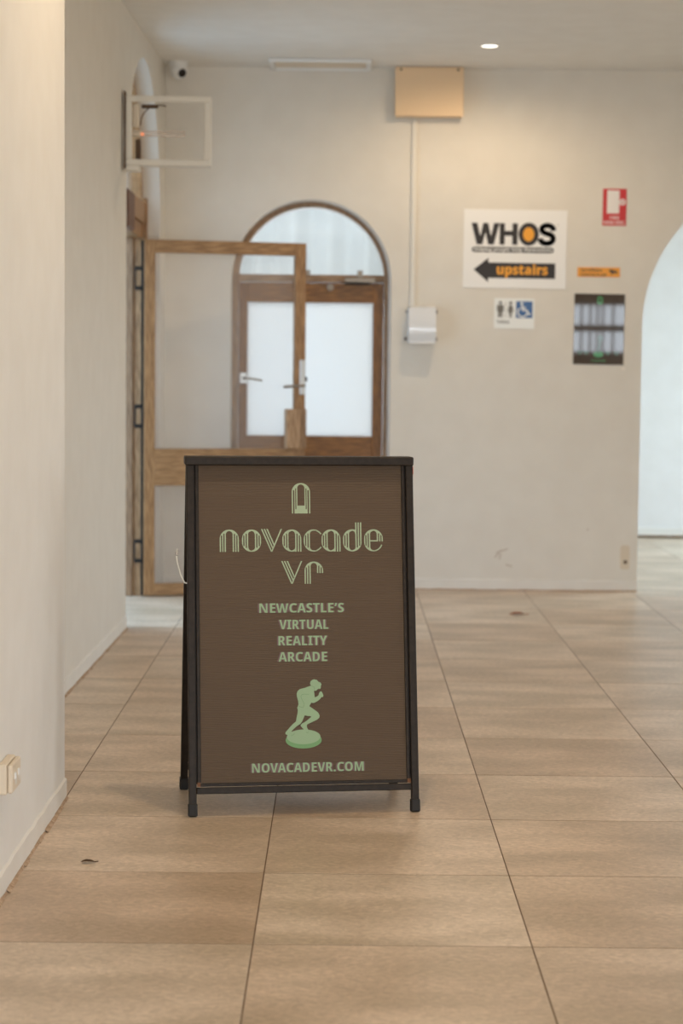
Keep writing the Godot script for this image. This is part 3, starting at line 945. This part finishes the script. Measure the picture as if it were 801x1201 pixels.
# ---------------------------------------------------------------- fittings on the back wall and the near wall
func build_wall_fittings() -> void:
	var e := thing("junction_box", Vector3(0.4545, 2.732, BACK))
	tag(e, "large beige rectangular junction box under the ceiling on the back wall", "junction box")
	span("body", Vector3(-0.182, -0.134, 0), Vector3(0.182, 0.126, 0.076), M.cream_box, e, 0.004)
	span("cover", Vector3(-0.186, -0.134, 0.076), Vector3(0.186, 0.130, 0.085), M.cream_box, e, 0.004)
	for x in [-0.155, 0.155]: obj("screw", lathe([Vector2(0, 0.003), Vector2(0.006, 0.003), Vector2(0.007, 0)], 12), M.brown_rust, e, Vector3(x, 0.116, 0.085), Basis(Vector3.RIGHT, PI / 2))
	span("top_flange", Vector3(-0.176, 0.1262, 0.0), Vector3(0.176, 0.133, 0.07), M.brown_rust, e, 0.001)
	var c := span("conduit", Vector3(0.366, 1.570, BACK), Vector3(0.392, 2.598, BACK + 0.016), M.rail_paint, self, 0.003)
	tag(c, "thin cream cable duct running down from the junction box", "cable duct")
	var d := thing("wall_dispenser", Vector3(0.429, 1.467, BACK))
	tag(d, "glossy white plastic dispenser at the foot of the cable duct", "dispenser")
	span("back_plate", Vector3(-0.076, -0.096, 0), Vector3(0.080, 0.100, 0.012), M.white_plastic, d, 0.004)
	var p := PackedVector2Array([Vector2(0.012, -0.098)])
	for i in 15:
		var v := i / 14.0
		p.append(Vector2(0.064 + 0.032 * pow(sin(PI * clampf(0.78 - v * 0.72, 0.0, 1.0)), 1.6), lerpf(-0.098, 0.094, v)))
	p.append(Vector2(0.056, 0.100))
	p.append(Vector2(0.012, 0.100))
	var bz := Basis(Vector3(0, 0, 1), Vector3.UP, Vector3(-1, 0, 0))
	obj("cover", prism(p, -0.078, 0.070), M.gloss_plastic, d, Vector3.ZERO, bz)
	span("lip", Vector3(-0.066, -0.103, 0.02), Vector3(0.074, -0.094, 0.09), M.white_plastic, d, 0.003)
	for q in [Vector3(-0.081, 0.075, 0.006), Vector3(0.085, 0.075, 0.006), Vector3(-0.084, -0.075, 0.006), Vector3(0.084, -0.075, 0.006)]:
		obj("lug", box(Vector3(0.012, 0.018, 0.010), 0.003), M.dull_metal if q.x > -0.083 else M.brown_rust, d, q)
	var o := thing("wall_socket", Vector3(-0.783, 0.283, -4.575))
	tag(o, "cream power socket on a mounting block low on the near left wall", "socket")
	span("mounting_block", Vector3(0, -0.036, -0.062), Vector3(0.020, 0.036, 0.062), M.cream, o, 0.003)
	span("face_plate", Vector3(0.021, -0.033, -0.058), Vector3(0.033, 0.033, 0.058), M.cream, o, 0.003)
	obj("switch", box(Vector3(0.005, 0.016, 0.010), 0.0015), M.white_plastic, o, Vector3(0.0345, 0.004, -0.018))
	obj("switch", box(Vector3(0.005, 0.016, 0.010), 0.0015), M.white_plastic, o, Vector3(0.0345, 0.004, 0.030))
	for z in [-0.036, 0.012]: obj("outlet", lathe([Vector2(0, 0.0008), Vector2(0.014, 0.0008), Vector2(0.015, 0)], 20), M.rail_paint, o, Vector3(0.033, -0.006, z), Basis(Vector3.BACK, -PI / 2))

# ---------------------------------------------------------------- signs on the back wall
func build_signs() -> void:
	var z := 0.0042
	# WHOS, upstairs
	var s := thing("arrow_sign", Vector3(0.941, 1.890, BACK))
	s.rotation.z = deg_to_rad(-0.35)
	tag(s, "large white sign lettered WHOS with a black arrow reading upstairs", "sign")
	obj("board", box(Vector3(0.568, 0.430, 0.004), 0.001), M.sign_white, s, Vector3(0, 0, 0.002))
	# lettering placed from the board's lower left corner
	var u := func(px: float, py: float) -> Vector3: return Vector3((px - 395.0) / 695.0 * 0.568, (322.0 - py) / 530.0 * 0.430, z)
	var flat := func(list: Array) -> PackedVector2Array:
		var out := PackedVector2Array()
		for q in list:
			var v: Vector3 = u.call(q[0], q[1])
			out.append(Vector2(v.x, v.y))
		return out
	obj("lettering", prism(flat.call([[98, 149], [137, 149], [159, 238], [177, 149], [211, 149], [230, 238], [250, 149], [287, 149], [250, 294], [212, 294], [193, 212], [173, 294], [135, 294]]), 0, 0.0006), M.ink, s, Vector3(0, 0, z))
	obj("lettering", prism(flat.call([[288, 149], [323, 149], [323, 200], [374, 200], [374, 149], [410, 149], [410, 294], [374, 294], [374, 234], [323, 234], [323, 294], [288, 294]]), 0, 0.0006), M.ink, s, Vector3(0, 0, z))
	var a: Vector3 = u.call(484, 221)
	var b: Vector3
	var ring := begin()
	add_glyph(ring, arc(Vector2.ZERO, 56, 63.5, 0, 360, 48).slice(0, 48), [arc(Vector2.ZERO, 30, 38, 0, 360, 40).slice(0, 40)], Vector2(a.x, a.y), 0.001, 0, 0.0006)
	obj("lettering", ring.commit(), M.ink, s, Vector3(0, 0, z))
	var ess := []
	for q in [[651, 196], [648, 180], [636, 166], [612, 159], [588, 163], [573, 175], [570, 190], [578, 204], [600, 214], [626, 220], [645, 232], [650, 250], [643, 268], [625, 279], [604, 282], [580, 278], [566, 265], [562, 248]]:
		var v: Vector3 = u.call(q[0], q[1])
		ess.append(Vector2(v.x, v.y))
	ring = begin()
	add_ribbon(ring, ess, 0.0285, 0, 0.0006)
	for q in ess.slice(1, -1): add_prism(ring, arc(q, 0.01425, 0.01425, 0, 360, 16).slice(0, 16), 0, 0.0006)
	obj("lettering", ring.commit(), M.ink, s, Vector3(0, 0, z))
	a = u.call(484, 222)
	obj("orange_disc", prism(arc(Vector2(a.x, a.y), 0.0305, 0.0385, 0, 360, 40).slice(0, 40), 0.0, 0.0010), M.orange, s, Vector3(0, 0, z))
	a = u.call(680, 157)
	var rg := begin()
	add_glyph(rg, arc(Vector2.ZERO, 8, 8, 0, 360, 24).slice(0, 24), [arc(Vector2.ZERO, 6, 6, 0, 360, 24).slice(0, 24)], Vector2(a.x, a.y), 0.001, 0, 0.0005)
	add_text(rg, "R", Vector3(a.x - 0.003, a.y - 0.0035, 0), 0.006, 0.007, 0.0005)
	obj("registered_mark", rg.commit(), M.grey_ink, s, Vector3(0, 0, z))
	a = u.call(104, 346); b = u.call(655, 310)
	obj("dark_bar", prism(rounded(a.x, a.y, b.x, b.y, 0.0142, 0.0142), 0, 0.0006), M.ink, s, Vector3(0, 0, z))
	a = u.call(118, 343); b = u.call(644, 314)
	var up := begin()
	for e in [Vector3(-0.0005, 0, 0), Vector3(0.0005, 0, 0.0001)]: add_text(up, "helping people help themselves", a + Vector3(0, 0, 0.0006) + e, b.x - a.x, b.y - a.y, 0.0004)
	obj("lettering", up.commit(), M.sign_white, s)
	var ar := PackedVector2Array()
	for q in [[118, 463], [217, 383], [217, 415], [668, 415], [668, 519], [217, 519], [217, 547]]:
		var v: Vector3 = u.call(q[0], q[1])
		ar.append(Vector2(v.x, v.y))
	obj("arrow", prism(ar, 0, 0.0006), M.ink, s, Vector3(0, 0, z))
	a = u.call(276, 516); b = u.call(616, 424)
	up = begin()
	for e in [Vector3(-0.0016, 0, 0), Vector3(0.0016, 0, 0.0001), Vector3(0, 0.0012, 0.0002), Vector3(0, -0.0012, 0.0003)]: add_text(up, "upstairs", a + Vector3(0, 0, 0.0006) + e, b.x - a.x, b.y - a.y, 0.0004)
	obj("lettering", up.commit(), M.orange, s)
	# toilets
	var t := thing("toilet_sign", Vector3(0.942, 1.537, BACK))
	t.rotation.z = deg_to_rad(-0.5)
	tag(t, "small grey toilets sign with a blue wheelchair symbol below the large white sign", "sign")
	obj("board", prism(rounded(-0.111, -0.083, 0.111, 0.083, 0.006, 0.006), 0, 0.004), M.sign_grey, t)
	var pm := begin()
	add_prism(pm, arc(Vector2(-0.0775, 0.058), 0.009, 0.009, 0, 360, 20).slice(0, 20), 0, 0.0006)
	add_prism(pm, PackedVector2Array([Vector2(-0.093, 0.046), Vector2(-0.062, 0.046), Vector2(-0.059, 0.042), Vector2(-0.059, 0.010), Vector2(-0.065, 0.010), Vector2(-0.065, -0.022), Vector2(-0.076, -0.022), Vector2(-0.0765, 0.004), Vector2(-0.0785, 0.004), Vector2(-0.079, -0.022), Vector2(-0.090, -0.022), Vector2(-0.090, 0.010), Vector2(-0.096, 0.010), Vector2(-0.096, 0.042)]), 0, 0.0006)
	obj("man_symbol", pm.commit(), M.grey_ink, t, Vector3(0, 0, 0.004))
	obj("divider", box(Vector3(0.002, 0.088, 0.0006), 0.0), M.grey_ink, t, Vector3(-0.049, 0.020, 0.0043))
	pm = begin()
	add_prism(pm, arc(Vector2(-0.021, 0.058), 0.009, 0.009, 0, 360, 20).slice(0, 20), 0, 0.0006)
	add_prism(pm, PackedVector2Array([Vector2(-0.029, 0.046), Vector2(-0.013, 0.046), Vector2(-0.004, 0.014), Vector2(-0.009, 0.010), Vector2(-0.014, 0.024), Vector2(-0.008, 0.002), Vector2(-0.014, 0.002), Vector2(-0.014, -0.022), Vector2(-0.020, -0.022), Vector2(-0.0205, 0.002), Vector2(-0.0215, 0.002), Vector2(-0.022, -0.022), Vector2(-0.028, -0.022), Vector2(-0.028, 0.002), Vector2(-0.034, 0.002), Vector2(-0.028, 0.024), Vector2(-0.033, 0.010), Vector2(-0.038, 0.014)]), 0, 0.0006)
	obj("woman_symbol", pm.commit(), M.grey_ink, t, Vector3(0, 0, 0.004))
	obj("blue_square", prism(rounded(0.009, -0.024, 0.100, 0.068, 0.003, 0.003), 0, 0.0006), M.blue, t, Vector3(0, 0, 0.004))
	var wc := begin()
	add_prism(wc, arc(Vector2(0.040, 0.056), 0.0075, 0.0075, 0, 360, 20).slice(0, 20), 0, 0.0006)
	add_ribbon(wc, [Vector2(0.041, 0.048), Vector2(0.044, 0.020), Vector2(0.068, 0.020), Vector2(0.078, -0.004), Vector2(0.088, 0.000)], 0.009, 0, 0.0006)
	add_ribbon(wc, [Vector2(0.043, 0.034), Vector2(0.062, 0.034)], 0.007, 0, 0.0006)
	add_ribbon(wc, Array(arc(Vector2(0.045, 0.008), 0.0255, 0.0255, 125, 350, 24)), 0.007, 0, 0.0006)
	obj("wheelchair_symbol", wc.commit(), M.sign_grey, t, Vector3(0, 0, 0.0046))
	text("lettering", "Toilets", M.grey_ink, t, Vector3(-0.096, -0.056, 0.004), 0.070, 0.020)
	# fire hose reel
	var f := thing("fire_hose_sign", Vector3(1.484, 2.124, BACK))
	f.rotation.z = deg_to_rad(-0.3)
	tag(f, "red fire hose reel sign with a white door symbol high on the wall", "sign")
	obj("board", box(Vector3(0.130, 0.201, 0.003), 0.001), M.red, f, Vector3(0, 0, 0.0015))
	obj("door_symbol", box(Vector3(0.067, 0.126, 0.0006), 0.0), M.pink_white, f, Vector3(-0.0085, 0.029, 0.0033))
	var reel := begin()
	add_glyph(reel, arc(Vector2.ZERO, 17, 17, 0, 360, 30).slice(0, 30), [arc(Vector2.ZERO, 9, 9, 0, 360, 30).slice(0, 30)], Vector2(0.042, 0.028), 0.001, 0, 0.0006)
	add_prism(reel, arc(Vector2(0.042, 0.028), 0.005, 0.005, 0, 360, 16).slice(0, 16), 0, 0.0006)
	add_prism(reel, rect(0.018, 0.024, 0.028, 0.032), 0, 0.0006)
	obj("reel_symbol", reel.commit(), M.pink_white, f, Vector3(0, 0, 0.0030))
	text("lettering", "FIRE", M.pink_white, f, Vector3(-0.024, -0.066, 0.003), 0.050, 0.017)
	text("lettering", "HOSE REEL", M.pink_white, f, Vector3(-0.056, -0.092, 0.003), 0.112, 0.017)
	# surveillance notice
	var k := thing("camera_notice", Vector3(1.4035, 1.768, BACK))
	k.rotation.z = deg_to_rad(-0.2)
	tag(k, "narrow amber surveillance notice with a black camera symbol above the poster", "sign")
	obj("board", box(Vector3(0.234, 0.053, 0.003), 0.001), M.amber, k, Vector3(0, 0, 0.0015))
	text("lettering", "Surveillance", M.ink, k, Vector3(-0.098, 0.003, 0.003), 0.116, 0.018, 0.0006)
	text("lettering", "Cameras in use", M.ink, k, Vector3(-0.100, -0.021, 0.003), 0.142, 0.017, 0.0006)
	var cs := begin()
	add_prism(cs, PackedVector2Array([Vector2(0.056, 0.013), Vector2(0.066, 0.016), Vector2(0.104, 0.004), Vector2(0.100, -0.006), Vector2(0.086, -0.004), Vector2(0.078, -0.002), Vector2(0.076, -0.012), Vector2(0.068, -0.012), Vector2(0.068, 0.000), Vector2(0.058, 0.004)]), 0, 0.0006)
	obj("camera_symbol", cs.commit(), M.ink, k, Vector3(0, 0, 0.003))
	# glossy poster
	var p := thing("poster", Vector3(1.411, 1.455, BACK))
	p.rotation.z = deg_to_rad(-0.4)
	tag(p, "dark glossy poster with small green motifs below the amber notice", "poster")
	obj("sheet", box(Vector3(0.278, 0.388, 0.003), 0.0008), M.poster, p, Vector3(0, 0, 0.0025))
	var ic := begin()
	add_glyph(ic, rounded(-15, -22, 15, 22, 14.9, 10), [rounded(-5, -10, 5, 14, 4.9, 0)], Vector2(0.002, 0.158), 0.001, 0, 0.0005)
	obj("green_motif", ic.commit(), M.poster_green, p, Vector3(0, 0, 0.004))
	obj("green_disc", prism(arc(Vector2(0.0, -0.138), 0.028, 0.017, 0, 360, 32).slice(0, 32), 0, 0.0005), M.poster_green, p, Vector3(0, 0, 0.004))
	obj("green_figure", prism(PackedVector2Array([Vector2(-0.010, -0.130), Vector2(0.004, -0.130), Vector2(0.012, -0.085), Vector2(0.022, -0.040), Vector2(0.008, -0.030), Vector2(-0.006, -0.040), Vector2(-0.002, -0.085)]), 0, 0.0005), M.poster_teal, p, Vector3(0, 0, 0.0042))
	for x in [-0.105, -0.070, 0.050, 0.098]:
		obj("green_figure", prism(PackedVector2Array([Vector2(x - 0.017, -0.120), Vector2(x, -0.146), Vector2(x + 0.012, -0.138), Vector2(x + 0.017, -0.120)]), 0, 0.0005), M.poster_teal, p, Vector3(0, 0, 0.0042))
	text("lettering", "novacade", M.poster_green, p, Vector3(-0.038, -0.177, 0.004), 0.078, 0.011)

func build_small_things() -> void:
	var blob := SphereMesh.new()
	blob.radius = 0.5
	blob.height = 1.0
	blob.radial_segments = 20
	blob.rings = 10
	var pt := obj("putty", blob, M.putty, self, Vector3(1.546, 1.238, BACK + 0.002), Basis.from_scale(Vector3(0.030, 0.018, 0.006)))
	tag(pt, "small white dab of putty on the wall under the poster's corner", "putty")
	var rng := RandomNumberGenerator.new()
	rng.seed = 9
	for a in [["fallen_leaf", Vector3(0.891, 0.0, -9.943), 0.085, M.leaf, 0.1, "curled rust brown dead leaf lying on the tiles before the back wall", "leaf"], ["leaf_scrap", Vector3(-0.622, 0.0, -4.874), 0.036, M.dark_leaf, 0.0, "small dark smear of leaf litter on the tiles near the left wall", "leaf"]]:
		var st := begin()
		var n := 10
		var ln: float = a[2]
		var rows := []
		for i in n + 1:
			var u := float(i) / n
			var wd := ln * 0.26 * sin(PI * pow(u, 0.8)) + 0.001
			var y := 0.003 + ln * 0.07 * sin(PI * u) * rng.randf_range(0.7, 1.2)
			rows.append([Vector3((u - 0.5) * ln, y + wd * 0.16, -wd), Vector3((u - 0.5) * ln, y * 0.6, 0), Vector3((u - 0.5) * ln, y + wd * 0.2, wd)])
		for i in n:
			for j in 2: quad(st, rows[i][j], rows[i + 1][j], rows[i + 1][j + 1], rows[i][j + 1], Vector3.UP)
		var blade := thing(a[0], a[1], a[4])
		tag(blade, a[5], a[6])
		obj("blade", st.commit(), a[3], blade)
		obj("stalk", tube([Vector3(ln * 0.48, 0.003, 0), Vector3(ln * 0.58, 0.003, -ln * 0.06), Vector3(ln * 0.68, 0.003, -ln * 0.16)], 0.0014, 6), a[3], blade)
